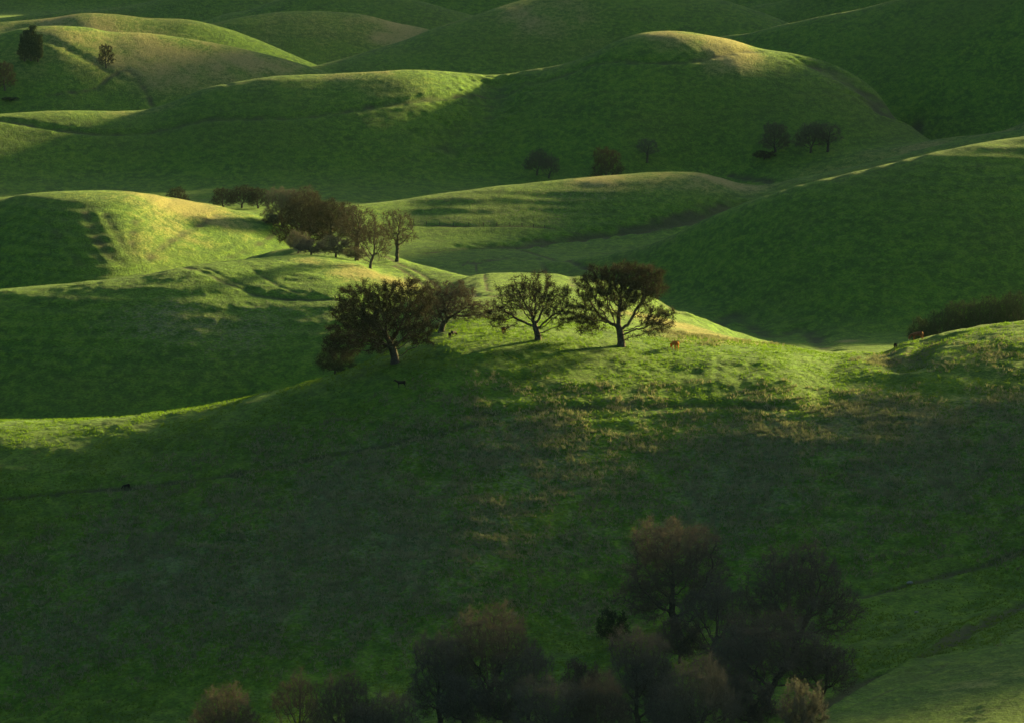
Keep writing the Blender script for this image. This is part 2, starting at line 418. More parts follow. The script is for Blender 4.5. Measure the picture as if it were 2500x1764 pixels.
THATCH = [((1250,1200),70,40,.9),((700,1350),60,36,.9),((1800,1150),60,34,.9),((300,1500),60,30,.7),((2250,1250),50,26,.7),((1000,1420),50,30,.7),((2300,1050),50,30,.7),
 ((500,800),32,26,.7),((700,780),22,22,.4),((1500,1330),36,24,.4),((1200,520),60,34,.5),((2000,600),50,46,.35),((1400,480),50,20,.5),((900,170),60,30,.3)]

def marks(x, y):
    shp = x.shape; x = x.ravel(); y = y.ravel()
    cut = np.zeros(len(x)); wear = np.zeros(len(x))
    for pts, hw, dp, w in TRACKS:
        L = ground_line(pts); d = dist_line(x, y, L, hw * 4)
        d = d * .82 * (1 + .35 * vnoise(x / 2.5, y / 2.5, 77))
        e = np.exp(-(d / hw)**2); cut = np.maximum(cut, .6 * dp * e)
        wear = np.maximum(wear, w * e * (.75 + .35 * vnoise(x / 4, y / 4, 5)))
    def blobs(lst, seed):
        o = np.zeros(len(x))
        for (u, v), rx, ry, a in lst:
            cx, cy, _ = hit(u, v); q = ((x - cx) / rx)**2 + ((y - cy) / ry)**2
            o = np.maximum(o, a * np.exp(-q * .9))
        return np.clip(o * (1 + .5 * fbm(x / 12, y / 16, seed, 3)), 0, 1)
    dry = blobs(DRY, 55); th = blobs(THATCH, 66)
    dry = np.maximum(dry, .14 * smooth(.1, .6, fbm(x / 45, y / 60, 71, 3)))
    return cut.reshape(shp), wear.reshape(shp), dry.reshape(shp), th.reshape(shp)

def build_land():
    uc = np.concatenate([np.linspace(-3200, -500, 28)[:-1], np.linspace(-500, -80, 24)[:-1], np.linspace(-80, 2580, 500), np.linspace(2580, 3200, 36)[1:], np.linspace(3200, 5800, 26)[1:]])
    sc = (uc - W/2) / FPX
    yr = np.concatenate([np.arange(60, 520, 20), np.arange(520, 700, 2.0), np.arange(700, 800, 1.3), np.arange(800, 1010, .75), np.arange(1010, 1170, 2.2), np.arange(1170, 1270, .9), np.arange(1270, 1400, 2.2),
                         np.arange(1400, 1530, 1.1), np.arange(1530, 1760, 1.7), np.arange(1760, 1880, 1.5), np.arange(1880, 2160, 1.9),
                         np.arange(2160, 2430, 3.2), np.arange(2430, 2950, 5.0), np.arange(2950, 3700, 11), np.arange(3700, 4500, 30), np.arange(4500, 9001, 250)])
    X = yr[:, None] * sc[None, :]; Y = np.repeat(yr[:, None], len(sc), 1)
    Z, lab = height(X, Y, fine=True, labels=True)
    cut, wear, dry, th = marks(X, Y)
    Z = Z - cut
    # vertex normals of the whole sheet, so that the pieces join without a seam
    P = np.stack([X, Y, Z + CAMZ], -1)
    du = np.zeros_like(P); dv = np.zeros_like(P)
    du[:, 1:-1] = P[:, 2:] - P[:, :-2]; du[:, 0] = P[:, 1] - P[:, 0]; du[:, -1] = P[:, -1] - P[:, -2]
    dv[1:-1] = P[2:] - P[:-2]; dv[0] = P[1] - P[0]; dv[-1] = P[-1] - P[-2]
    N = np.cross(du, dv); N /= np.linalg.norm(N, axis=-1, keepdims=True)
    nr, nc = Z.shape; ids = np.arange(nr * nc).reshape(nr, nc)
    F = np.stack([ids[:-1, :-1], ids[:-1, 1:], ids[1:, 1:], ids[1:, :-1]], -1).reshape(-1, 4)
    fl = lab[:-1, :-1].ravel()
    P = P.reshape(-1, 3); N = N.reshape(-1, 3); A = dict(dry=dry.ravel(), thatch=th.ravel(), track=wear.ravel())
    names = [('valley_floor', 'flat green grass of the valley bottoms between the hills')] + [(h['name'], h['label']) for h in HILLS] + [('grass_bank', 'sunlit near grass bank at the bottom right corner')]
    for k, (nm, lb) in enumerate(names):
        f = F[fl == k]
        if len(f) < 4: continue
        used, inv = np.unique(f, return_inverse=True)
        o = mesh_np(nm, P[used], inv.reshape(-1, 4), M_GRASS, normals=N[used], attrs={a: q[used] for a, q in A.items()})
        tag(o, lb, nm.replace('_', ' '), kind='structure')
    return sc, yr, Z + CAMZ
SC, YR, ZG = build_land()

def ground(x, y):
    """height of the built sheet"""
    x = np.asarray(x, float); y = np.asarray(y, float); s = x / y
    j = np.clip(np.searchsorted(SC, s) - 1, 0, len(SC) - 2); i = np.clip(np.searchsorted(YR, y) - 1, 0, len(YR) - 2)
    a = (s - SC[j]) / (SC[j+1] - SC[j]); b = (y - YR[i]) / (YR[i+1] - YR[i])
    return (ZG[i, j] * (1-a) * (1-b) + ZG[i, j+1] * a * (1-b) + ZG[i+1, j] * (1-a) * b + ZG[i+1, j+1] * a * b)
#@@TREES
# ------------------------------------------------------------------ trees
def mat_plain(name, c1, c2, scale=3.0, rough=.95, transl=0.0):
    m, nt, bs = new_mat(name, rough); g = NG(nt)
    tc = g.n('ShaderNodeTexCoord').outputs['Object']
    col = g.mix(g.ramp(g.tex(scale, 4, .6, tc), .35, .65), c1, c2)
    g.L.new(col, bs.inputs['Base Color'])
    if transl:
        tr = g.n('ShaderNodeBsdfTranslucent'); g.L.new(col, tr.inputs['Color'])
        mx = g.n('ShaderNodeMixShader'); mx.inputs[0].default_value = transl
        out = nt.nodes['Material Output']
        g.L.new(bs.outputs[0], mx.inputs[1]); g.L.new(tr.outputs[0], mx.inputs[2]); g.L.new(mx.outputs[0], out.inputs[0])
    return m
M_BARK = mat_plain('oak_bark', (.050, .042, .032), (.095, .082, .062), 4.0)
M_TWIG = {
 'brown': mat_plain('brown_twigs', (.044, .041, .030), (.068, .060, .042), .6, transl=.25),
 'dark': mat_plain('dark_twigs', (.020, .019, .012), (.034, .029, .017), .6, transl=.2),
 'russet': mat_plain('russet_twigs', (.078, .074, .056), (.112, .100, .072), .6, transl=.25),  # russet twigs and leaves, both lightened to stand in for haze
 'grey': mat_plain('grey_twigs', (.085, .085, .066), (.118, .114, .088), .6, transl=.2),
 'evergreen': mat_plain('evergreen_leaves', (.018, .034, .012), (.036, .056, .020), .6, transl=.1),
}
M_LEAF = {
 'brown': mat_plain('russet_leaves', (.050, .045, .030), (.080, .066, .042), 1.2, transl=.35),
 'dark': mat_plain('dull_brown_leaves', (.024, .028, .011), (.040, .038, .016), 1.2, transl=.3),
 'russet': mat_plain('rust_tips', (.092, .086, .060), (.130, .106, .068), 1.2, transl=.35),
 'grey': mat_plain('pale_buds', (.095, .094, .068), (.135, .128, .088), 1.2, transl=.3),
 'evergreen': mat_plain('evergreen_sprays', (.020, .042, .014), (.045, .070, .024), 1.2, transl=.15),
}

def grow(seed, ells, fork, lean=(0, 0), natt=900, D=.42, di=4.0, dk=.75, jitter=.28, trunk_r=.42):
    rng = np.random.default_rng(seed)
    vol = np.array([e[2] * e[3] * e[4] for e in ells]) ** .8; vol /= vol.sum()
    A = []
    for e, w in zip(ells, vol):
        k = int(natt * w); d = rng.normal(size=(k, 3)); d /= np.linalg.norm(d, axis=1)[:, None]
        r = rng.random(k) ** .42
        lump = 1 + .16 * np.sin(d[:, 0] * 7 + e[0]) * np.sin(d[:, 1] * 6 + 1) + .14 * np.sin(d[:, 2] * 9 + seed)
        A.append(np.stack([e[0], 0 * e[0] + (rng.random() - .5) * e[3] * .3, e[1]]) + d * (r * lump)[:, None] * np.array([e[2], e[3], e[4]]))
    A = np.concatenate(A); A = A[A[:, 2] > .8]
    nodes = [np.array([0., 0., -.6])]; par = [-1]; h = 0
    while h < fork:
        h += D; q = h / fork
        nodes.append(np.array([lean[0] * q * q + rng.normal() * .04, lean[1] * q * q + rng.normal() * .04, h])); par.append(len(nodes) - 2)
    nodes = np.array(nodes); par = list(par)
    near = np.argmin(((A[:, None] - nodes[None]) ** 2).sum(-1), 1); nd = np.sqrt(((A - nodes[near]) ** 2).sum(-1))
    far0 = nd.max() + 1
    for it in range(120):
        if len(A) == 0 or len(nodes) > 3600: break
        reach = far0 if it < 12 else di
        act = nd < reach
        if not act.any(): reach = far0; act = nd < reach
        dirs = np.zeros((len(nodes), 3)); v = (A[act] - nodes[near[act]]) / nd[act][:, None]
        np.add.at(dirs, near[act], v)
        src = np.unique(near[act]); src = src[src >= 2] if len(nodes) > 4 else src
        if len(src) == 0: break
        dd = dirs[src]; dd /= np.linalg.norm(dd, axis=1)[:, None] + 1e-9
        dd += rng.normal(size=dd.shape) * jitter; dd /= np.linalg.norm(dd, axis=1)[:, None]
        new = nodes[src] + dd * D
        i0 = len(nodes); nodes = np.concatenate([nodes, new]); par += list(src)
        d2 = np.sqrt(((A[:, None] - new[None]) ** 2).sum(-1)); j = d2.argmin(1); m = d2[np.arange(len(A)), j]
        upd = m < nd; near[upd] = i0 + j[upd]; nd[upd] = m[upd]
        keep = nd > dk; A, near, nd = A[keep], near[keep], nd[keep]
    par = np.array(par); n = len(nodes); acc = np.zeros(n); kids = np.zeros(n, int)
    for i in range(n - 1, 0, -1):
        if kids[i] == 0: acc[i] = .018 ** 2.2
        acc[par[i]] += acc[i]; kids[par[i]] += 1
    r = acc ** (1 / 2.2); r *= 1.0
    sc = trunk_r / r[1]; r = np.maximum(r * (1 + (sc - 1) * np.clip(r / r[1], 0, 1) ** .5), .016)
    r[0] = r[1] * 1.45; 
    if n > 2: r[1] *= 1.12
    return nodes, par, r, kids

def tube_mesh(nodes, par, r, lo, hi):
    Vs, Fs, base = [], [], 0
    idx = [i for i in range(1, len(nodes)) if lo <= r[i] < hi]
    for sides, sel in ((7, [i for i in idx if r[i] > .14]), (4, [i for i in idx if .05 < r[i] <= .14]), (3, [i for i in idx if r[i] <= .05])):
        if not sel: continue
        sel = np.array(sel); a = nodes[par[sel]]; b = nodes[sel]; d = b - a; L = np.linalg.norm(d, axis=1)[:, None] + 1e-9; d = d / L
        b = b + d * .04
        up = np.where(np.abs(d[:, 2:3]) > .9, np.array([[1., 0, 0]]), np.array([[0, 0, 1.]]))
        x = np.cross(d, up); x /= np.linalg.norm(x, axis=1)[:, None]; y = np.cross(d, x)
        ra = np.minimum(r[par[sel]], r[sel] * 1.3); rb = r[sel]
        an = np.arange(sides) * 2 * math.pi / sides
        ring = x[:, None] * np.cos(an)[None, :, None] + y[:, None] * np.sin(an)[None, :, None]
        V = np.concatenate([a[:, None] + ring * ra[:, None, None], b[:, None] + ring * rb[:, None, None]], 1)
        k = np.arange(sides); kn = (k + 1) % sides
        f = np.stack([k, kn, kn + sides, k + sides], 1)
        F = (f[None] + (np.arange(len(sel)) * 2 * sides)[:, None, None]).reshape(-1, 4) + base
        Vs.append(V.reshape(-1, 3)); Fs.append(F); base += len(sel) * 2 * sides
    return np.concatenate(Vs), np.concatenate(Fs)

def twig_mesh(rng, nodes, par, r, count, length, width, droop=.25, rmax=.07):
    tip = np.nonzero((r < rmax) & (np.arange(len(r)) > 3))[0]
    w = 1 / (r[tip] + .01); w /= w.sum()
    k = rng.choice(tip, count, p=w); p = nodes[k] + rng.normal(size=(count, 3)) * .05
    ax = nodes[k] - nodes[par[k]]; ax /= np.linalg.norm(ax, axis=1)[:, None] + 1e-9
    d = ax * .8 + rng.normal(size=(count, 3)) * .75; d[:, 2] += .15; d /= np.linalg.norm(d, axis=1)[:, None]
    L = length * (.5 + rng.random(count)) [:, None]
    q1 = p + d * L * .5; d2 = d + rng.normal(size=(count, 3)) * .35; d2[:, 2] -= droop * (1.2 - .6 * np.clip(p[:, 2] / 9, 0, 1)) * 1.6; d2 /= np.linalg.norm(d2, axis=1)[:, None]
    q2 = q1 + d2 * L * .5
    s = np.cross(d, rng.normal(size=(count, 3))); s /= np.linalg.norm(s, axis=1)[:, None] + 1e-9; s *= width * .5
    V = np.stack([p - s, p + s, q1 - s * .8, q1 + s * .8, q2 - s * .3, q2 + s * .3], 1).reshape(-1, 3)
    b = (np.arange(count) * 6)[:, None]
    F = np.concatenate([b + np.array([[0, 1, 3, 2]]), b + np.array([[2, 3, 5, 4]])])
    return V, F, q1, q2

def leaf_mesh(rng, pts, size, spread):
    n = len(pts); c = pts + rng.normal(size=(n, 3)) * spread
    a = rng.normal(size=(n, 3)); a /= np.linalg.norm(a, axis=1)[:, None]; b = np.cross(a, rng.normal(size=(n, 3))); b /= np.linalg.norm(b, axis=1)[:, None]
    s = (size * (.6 + .8 * rng.random(n)))[:, None]
    V = np.stack([c - a * s, c + b * s * .6, c + a * s, c - b * s * .6], 1).reshape(-1, 3)
    F = (np.arange(n) * 4)[:, None] + np.array([[0, 1, 2, 3]])
    return V, F

VARIANTS = {}
def variant(name, seed, ells, fork, lean=(0, 0), natt=900, twigs=5000, leaves=2500, trunk_r=.42, twl=.75, tww=.032, leaf=.085, **kw):
    nodes, par, r, kids = grow(seed, ells, fork, lean, natt, trunk_r=trunk_r, **kw)
    rng = np.random.default_rng(seed + 100)
    tv, tf = tube_mesh(nodes, par, r, .10, 9)
    bv, bf = tube_mesh(nodes, par, r, 0, .10)
    wv, wf, q1, q2 = twig_mesh(rng, nodes, par, r, twigs, twl, tww)
    pts = np.concatenate([q1, q2]); pts = pts[rng.integers(0, len(pts), leaves)]
    lv, lf = leaf_mesh(rng, pts, leaf, .12)
    allv = np.concatenate([nodes, q2]); 
    ms = {}
    for pn, (v, f), mt in (('trunk', (tv, tf), M_BARK), ('branches', (bv, bf), M_BARK), ('twigs', (wv, wf), M_TWIG['brown']), ('foliage', (lv, lf), M_LEAF['brown'])):
        o = mesh_np(pn, v, f, mt, smooth_=pn in ('trunk', 'branches')); ms[pn] = o.data; bpy.data.objects.remove(o)
    x0, x1 = np.percentile(q2[:, 0], [1, 99]); z1 = np.percentile(q2[:, 2], 99.7)
    VARIANTS[name] = dict(m=ms, x0=x0, x1=x1, w=x1 - x0, h=z1)

# the four big oaks, crowns measured in metres from the foot of each trunk: (x, z, half width, half depth, half height)
variant('oak_right', 3, [(.6, 9.2, 6.0, 5.5, 4.4), (-5.0, 8.6, 3.0, 3.2, 3.2), (3.6, 9.8, 4.0, 4, 3.4), (5.9, 4.3, 3.0, 3.2, 2.4), (-5.2, 4.6, 3.2, 3.4, 2.7)], 2.6, (-.3, 0), 1900, 24000, 22000, .62, tww=.04)
variant('oak_centre', 5, [(-.5, 7.4, 5.6, 5, 3.9), (-6.2, 4.4, 2.9, 3.2, 2.9), (4.0, 5.0, 3.2, 3.3, 3.3), (-4.0, 7.8, 3.0, 3, 2.6)], 2.3, (-.5, 0), 1500, 15000, 8000, .52)
variant('oak_left', 8, [(-3.0, 8.2, 6.6, 5.5, 6.0), (-8.6, 3.6, 3.6, 3.6, 3.4), (2.4, 10.6, 4.6, 4.2, 3.8), (3.6, 6.0, 3.6, 4, 3.4), (-7.2, 8.6, 3.6, 3.6, 4.2), (-4.5, 4.0, 4.0, 3.6, 2.8)], 3.3, (-.9, 0), 2200, 30000, 32000, .66, tww=.042)
variant('oak_back', 13, [(.6, 5.6, 5.2, 4.6, 3.6), (5.0, 4.6, 3.2, 3, 2.4), (-1.5, 8.4, 2.8, 3, 2.4), (2.4, 8.6, 2.8, 3, 2.4)], 2.0, (.3, 0), 1300, 15000, 6000, .45)
# oaks of the groups
variant('broad', 21, [(0, 7.5, 6.0, 6, 4.2), (-3.9, 5.0, 3.5, 3.5, 3), (4.2, 5.6, 3.4, 3.5, 3), (1.5, 10.2, 2.6, 3, 2.4)], 2.0, (.2, 0), 1300, 13000, 9000, .45)
variant('domed', 34, [(0, 8.2, 4.8, 4.8, 5.0), (-2.4, 4.4, 3.4, 3.5, 2.6), (2.8, 4.6, 3.2, 3.2, 2.8), (-2.2, 11, 2.4, 2.4, 2.0)], 1.9, (-.2, 0), 1300, 13000, 9000, .42)
variant('tall', 41, [(0, 8.6, 3.6, 3.6, 3.6), (1.0, 5.6, 3.6, 3.4, 1.8), (-1.4, 7.0, 2.8, 2.8, 2.4)], 3.6, (.15, 0), 800, 4200, 2200, .38)
variant('crooked', 55, [(1.0, 7.0, 4.6, 4.4, 3.4), (-3.2, 6.2, 3.0, 3.2, 2.6), (3.6, 4.2, 2.8, 3, 2.0)], 2.6, (.9, 0), 900, 6000, 3200, .4)
variant('bush', 63, [(0, 2.2, 2.8, 2.8, 2.0), (-1.6, 1.8, 1.8, 2, 1.5), (1.7, 1.9, 1.8, 2, 1.6)], .5, (0, 0), 500, 4500, 2800, .16, .6, .035)
variant('column', 77, [(0, 5.0, 2.0, 2.0, 4.6), (.8, 8.0, 1.3, 1.4, 2.4), (-.5, 3.2, 2.0, 2.0, 2.4)], 1.2, (0, 0), 700, 5000, 8000, .32, .6, .04, .14)

TREES = []
def tree(u, base, vtop, wpx, var, tone, label, cat='tree', group=None, name='oak_tree', mirror=False, rot=None, dens=None):
    if isinstance(base, tuple):
        s, t = ray(u, vtop); s, t, y = float(s), float(t), base[1]
        if base[0] == 'H':                      # a tree of known height whose foot is hidden: find where its top stands in the line of sight
            y = 820.0
            for _ in range(60): y += .5 * ((float(ground(s * y, y)) + base[1] - CAMZ) / t - y)
        x = s * y
    else:
        x, y, _ = hit(u, base)
    z = float(ground(x, y)); _, t = ray(u, vtop); ztop = CAMZ + float(t) * y
    V = VARIANTS[var]; hgt = max(ztop - z, 1.5); wid = wpx / FPX * y
    root = bpy.data.objects.new(name, None); COL.objects.link(root)
    root.location = (x, y, z); sz = hgt / V['h']; sx = wid / V['w']
    root.scale = (sx * (-1 if mirror else 1), sx if rot is None else sx, sz)
    if rot is not None: root.rotation_euler.z = R(rot)
    tag(root, label, cat, group)
    for pn in ('trunk', 'branches', 'twigs', 'foliage'):
        o = bpy.data.objects.new(pn, V['m'][pn]); COL.objects.link(o); o.parent = root
        if pn != 'trunk': o['kind'] = 'stuff'
        if pn in ('twigs', 'foliage'):
            o.material_slots[0].link = 'OBJECT'
            o.material_slots[0].material = (M_TWIG if pn == 'twigs' else M_LEAF)[tone]
    TREES.append((u, label, round(hgt, 1), round(wid, 1), round(y)))
    return root

G1 = 'big oaks on the sunlit crest'
tree(1517, 841, 640, 236, 'oak_right', 'dark', 'rightmost big oak on the bright crest, tall domed crown over a forked trunk', group=G1)
tree(1314, 830, 662, 222, 'oak_centre', 'dark', 'open airy oak in the middle of the bright crest with grass showing through its limbs', group=G1)
tree(965, 893, 679, 262, 'oak_left', 'dark', 'largest and darkest oak, leaning trunk, crown drooping to the ground on its left', group=G1)
tree(1078, ('Y', 992), 682, 190, 'oak_back', 'brown', 'oak behind the largest dark oak, thin brown crown reaching out to the right', group=G1)
tree(818, ('Y', 985), 842, 95, 'bush', 'evergreen', 'low dark bush under the drooping left side of the largest oak', 'bush', name='bush')

G2 = 'brown oaks between the middle hill and the left hill'
for a in [
 (969, 638, 511, 92, 'tall', 'brown', 'lone tall oak with tiered branches beside the wheel tracks, right of the brown grove'),
 (904, 655, 528, 100, 'crooked', 'brown', 'slender oak standing lowest in the brown grove with one bare low limb on its right'),
 (871, 638, 500, 112, 'tall', 'brown', 'oak with a dark straight trunk on yellow grass at the edge of the brown grove'),
 (812, ('Y', 1325), 486, 150, 'domed', 'dark', 'wide dark oak filling the middle of the brown grove'),
 (745, ('Y', 1345), 470, 150, 'broad', 'dark', 'broad dark oak at the left end of the sunlit grass tip'),
 (690, 556, 458, 95, 'domed', 'grey', 'pale topped oak standing highest at the left of the brown grove'),
 (735, 572, 455, 120, 'broad', 'brown', 'brown oak whose crown touches the pale topped oak'),
 (790, 590, 492, 140, 'broad', 'brown', 'brown oak half hidden at the back of the grove'),
]: tree(*a, group=G2)
for a in [
 (760, ('Y', 1262), 580, 90, 'bush', 'grey', 'grey leafless bush below the brown grove at its left end'),
 (820, ('Y', 1268), 572, 90, 'bush', 'grey', 'grey leafless bush in the middle under the brown grove'),
 (868, ('Y', 1272), 598, 60, 'bush', 'grey', 'small grey bush beside the dark straight trunk'),
 (728, ('Y', 1300), 560, 60, 'bush', 'grey', 'grey bush touching the sunlit grass tip'),
 (668, 552, 522, 60, 'bush', 'brown', 'dim bush at the left foot of the brown grove'),
]: tree(*a, cat='bush', group='leafless bushes under the brown grove', name='bush')
for a in [  # dark tone puts the valley shade into the colour of these crowns
 (590, ('Y', 1915), 452, 75, 'broad', 'dark', 'faint dark oak behind the shoulder of the golden left hill'),
 (545, ('Y', 1915), 459, 60, 'domed', 'dark', 'faint oak in deep shade left of its larger neighbour behind the golden hill'),
 (630, ('Y', 1915), 458, 60, 'domed', 'dark', 'faint oak in deep shade between the golden hill and the brown grove'),
 (430, ('Y', 1905), 456, 60, 'broad', 'dark', 'lowest and faintest oak peeping over the golden hill crest'),
]: tree(*a, group='oaks in the dark valley behind the golden left hill')

G3 = 'dim oaks along the foot of the broad dark slope'  # most take the lighter russet tone, putting haze into their colour
for a in [
 (1311, 430, 364, 66, 'broad', 'russet', 'left tree of the close pair at the foot of the broad dark slope'),
 (1340, 436, 374, 52, 'crooked', 'russet', 'right tree of the close pair at the foot of the broad dark slope'),
 (1482, ('Y', 1935), 360, 82, 'domed', 'dark', 'dense rounded oak standing alone just above the smooth golden ridge'),  # dark tone in place of shade on a sunlit crown
 (1580, 395, 338, 56, 'tall', 'grey', 'faint pale tree alone on the dark slope above the golden ridge'),
 (1893, 372, 300, 72, 'domed', 'russet', 'left oak of the trio on the valley floor below the dark slope'),
 (1979, 374, 298, 84, 'broad', 'russet', 'broad middle oak of the trio on the valley floor'),
 (2021, 371, 300, 70, 'tall', 'russet', 'right oak of the trio on the valley floor'),
]: tree(*a, group=G3)
tree(1866, 390, 366, 60, 'bush', 'dark', 'dark low bush at the left foot of the oak trio', 'bush', name='bush')
tree(76, 150, 62, 34, 'column', 'evergreen', 'tall dark evergreen, left stem of the pair on the upper left hill', group='twin evergreens on the upper left hill', name='evergreen_tree')
tree(93, 152, 84, 30, 'column', 'evergreen', 'shorter dark evergreen leaning against the tall one on the upper left hill', group='twin evergreens on the upper left hill', name='evergreen_tree')
tree(60, 150, 74, 30, 'column', 'evergreen', 'dark evergreen on the left side of the tall one on the upper left hill', group='twin evergreens on the upper left hill', name='evergreen_tree')
tree(259, 166, 108, 40, 'domed', 'dark', 'small lone round tree on a thin trunk on the upper left hill')
tree(12, 222, 150, 54, 'domed', 'dark', 'dim tree at the left edge below the dark evergreens')
tree(24, 246, 236, 44, 'bush', 'evergreen', 'low flat dark bush under the dim tree at the left edge', 'bush', name='bush')

G4 = 'shadowed oaks in the draw at the bottom'
for a in [
 (1650, ('H', 17.1), 1270, 270, 'domed', 'russet', 'tall round oak with a russet top, highest of the shadowed oaks near the bottom'),
 (1940, ('H', 17.7), 1326, 308, 'broad', 'russet', 'wide russet tipped oak at the right of the shadowed grove'),
 (1735, ('H', 13.4), 1395, 162, 'crooked', 'grey', 'greyish oak between the two russet tipped oaks'),
 (1870, ('H', 14), 1492, 356, 'broad', 'russet', 'largest crown low in the shadowed grove at the lower right'),
 (1560, ('H', 14.6), 1532, 184, 'domed', 'grey', 'grey green oak in front of the small black bush'),
 (1700, ('H', 13.4), 1600, 205, 'broad', 'grey', 'dim oak at the bottom edge between the grey green oak and the largest crown'),
 (2000, ('H', 10.5), 1545, 184, 'crooked', 'russet', 'oak at the right tip of the shadowed grove beside the near bank'),
 (1190, ('H', 15.9), 1472, 259, 'broad', 'russet', 'left hand oak with several visible stems apart from the shadowed grove'),
 (1075, ('H', 13.4), 1545, 162, 'domed', 'grey', 'smaller grey oak leaning on the many stemmed oak'),
 (1290, ('H', 11.6), 1560, 130, 'crooked', 'grey', 'thin grey oak right of the many stemmed oak'),
 (1345, ('H', 12.2), 1655, 216, 'domed', 'grey', 'low grey crown cut by the bottom edge in the middle'),
 (1460, ('H', 12.2), 1640, 162, 'broad', 'russet', 'dark crown cut by the bottom edge beside the low grey crown'),
 (835, ('H', 12.2), 1640, 173, 'broad', 'russet', 'brown tipped crown at the bottom edge left of the many stemmed oak'),
 (720, ('H', 11.0), 1628, 119, 'crooked', 'russet', 'thin brown crown beside its brown tipped neighbour at the bottom edge'),
 (545, ('H', 11.0), 1668, 173, 'broad', 'russet', 'leftmost thin brown crown at the bottom edge'),
 (960, ('H', 9.8), 1690, 140, 'domed', 'grey', 'low grey crown at the bottom edge below the smaller grey oak'),
]: tree(*a, group=G4)
tree(1495, 1570, 1478, 84, 'bush', 'evergreen', 'small square black bush left of the tall round oak', 'bush', name='bush')
tree(1810, ('H', 7.3), 1520, 140, 'bush', 'grey', 'grey bush under the wide russet tipped oak', 'bush', name='bush')
tree(1660, ('H', 7.3), 1500, 130, 'bush', 'russet', 'brown bush under the tall round oak', 'bush', name='bush')

for k, (u, yy, vt, w, tn, lb) in enumerate([
 (1590, 828, 1585, 110, 'russet', 'low bush filling the gap under the tall round oak'),
 (1770, 815, 1610, 120, 'grey', 'low grey bush between the trunks in the middle of the shadowed grove'),
 (1420, 818, 1600, 110, 'russet', 'low bush in the hollow left of the grey green oak'),
 (1640, 808, 1660, 130, 'grey', 'low grey bush at the bottom edge under the grey green oak'),
 (1830, 806, 1640, 140, 'russet', 'brown bush at the bottom edge under the largest crown'),
 (1960, 812, 1650, 120, 'grey', 'grey bush at the right foot of the largest crown'),
 (1130, 812, 1640, 130, 'grey', 'grey bush at the left foot of the many stemmed oak'),
 (1230, 812, 1640, 130, 'russet', 'brown bush at the right foot of the many stemmed oak'),
 (900, 806, 1710, 120, 'grey', 'grey bush at the bottom edge left of the low grey crown'),
]): tree(u, ('H', 8.5), vt, w, 'bush', tn, lb, 'bush', 'bushes among the shadowed oaks', 'bush')

G5 = 'dark scrub oaks in the valley behind the right end of the crest'  # evergreen tone keeps the sunlit scrub dark, shade put into its colour
for k, (u, yy, vt, w, vr) in enumerate([(2255, 1330, 770, 80, 'bush'), (2300, 1325, 752, 110, 'broad'), (2352, 1330, 735, 110, 'domed'), (2400, 1325, 722, 120, 'broad'),
      (2450, 1330, 718, 110, 'broad'), (2492, 1325, 712, 100, 'domed')]):
    tree(u, ('Y', yy + 85), vt, w, vr, 'evergreen', ['low dark bush at the left end of the shadowed scrub behind the crest', 'second clump from the left in the shadowed scrub behind the crest',
      'rounded dark crown in the middle of the shadowed scrub behind the crest', 'dark crown right of the middle of the shadowed scrub behind the crest',
      'dark crown next to the last one of the shadowed scrub', 'dark crown cut by the right edge above the crest'][k], cat='tree' if k else 'bush', group=G5, name='scrub_oak' if k else 'bush')

# ------------------------------------------------------------------ grass tufts
def tufts(name, label, n, mask, hgt, wid, blades, mat, seed, ylo=800, yhi=1012, umin=-60, umax=2560):
    rng = np.random.default_rng(seed)
    y = ylo + (yhi - ylo) * rng.random(n * 4) ; s = (rng.uniform(umin, umax, n * 4) - W/2) / FPX; x = s * y
    k = mask(x, y, rng); x, y = x[k][:n], y[k][:n]; n = len(x); z = ground(x, y)
    c = np.stack([x, y, z - .02], 1)
    c = np.repeat(c, blades, 0); N = len(c)
    a = rng.uniform(0, 2 * math.pi, N); off = rng.random(N) * wid * 2.2
    c[:, 0] += np.cos(a) * off; c[:, 1] += np.sin(a) * off
    h = hgt * (.55 + .9 * rng.random(N)); ang = rng.uniform(0, math.pi, N)
    side = np.stack([np.cos(ang), np.sin(ang), 0 * ang], 1) * (wid * (.5 + rng.random(N)))[:, None] * .5
    tip = c + np.stack([rng.normal(size=N) * .45 * h, rng.normal(size=N) * .45 * h, h], 1)
    V = np.stack([c - side, c + side, tip], 1).reshape(-1, 3); F = np.arange(N * 3).reshape(-1, 3)
    o = mesh_np(name, V, F, mat, smooth_=False); tag(o, label, 'grass', kind='stuff'); return o
M_TUFT = mat_plain('fresh_grass_tufts', (.085, .165, .012), (.130, .225, .018), .5, transl=.55)
M_THATCH = mat_plain('old_grey_grass', (.17, .185, .085), (.27, .27, .13), .5, transl=.3)
def m_green(x, y, rng): return fbm(x / 5, y / 7, 91, 3) + .5 * rng.random(len(x)) > .12
def m_thatch(x, y, rng):
    _, _, dry, th = marks(x, y)
    return np.maximum(th, dry) * (.8 + .9 * fbm(x / 3.5, y / 5, 92, 3)) > .25 + .45 * rng.random(len(x))
tufts('grass', 'fresh green grass tufts on the near hillside', 50000, m_green, .26, .11, 5, M_TUFT, 1)
tufts('old_grass', 'grey dry grass tussocks on the near hillside', 34000, m_thatch, .46, .16, 5, M_THATCH, 2)

# ------------------------------------------------------------------ cattle
M_RED = mat_plain('red_brown_hide', (.50, .17, .03), (.68, .27, .05), 2.0)
M_BROWN = mat_plain('brown_hide', (.16, .06, .025), (.26, .11, .04), 2.0)
M_BLACK = mat_plain('black_hide', (.012, .010, .009), (.022, .018, .015), 2.0)
M_PALE = mat_plain('pale_muzzle', (.45, .38, .28), (.55, .46, .34), 2.0)
M_HORN = mat_plain('hoof', (.03, .025, .02), (.05, .04, .03), 5.0)

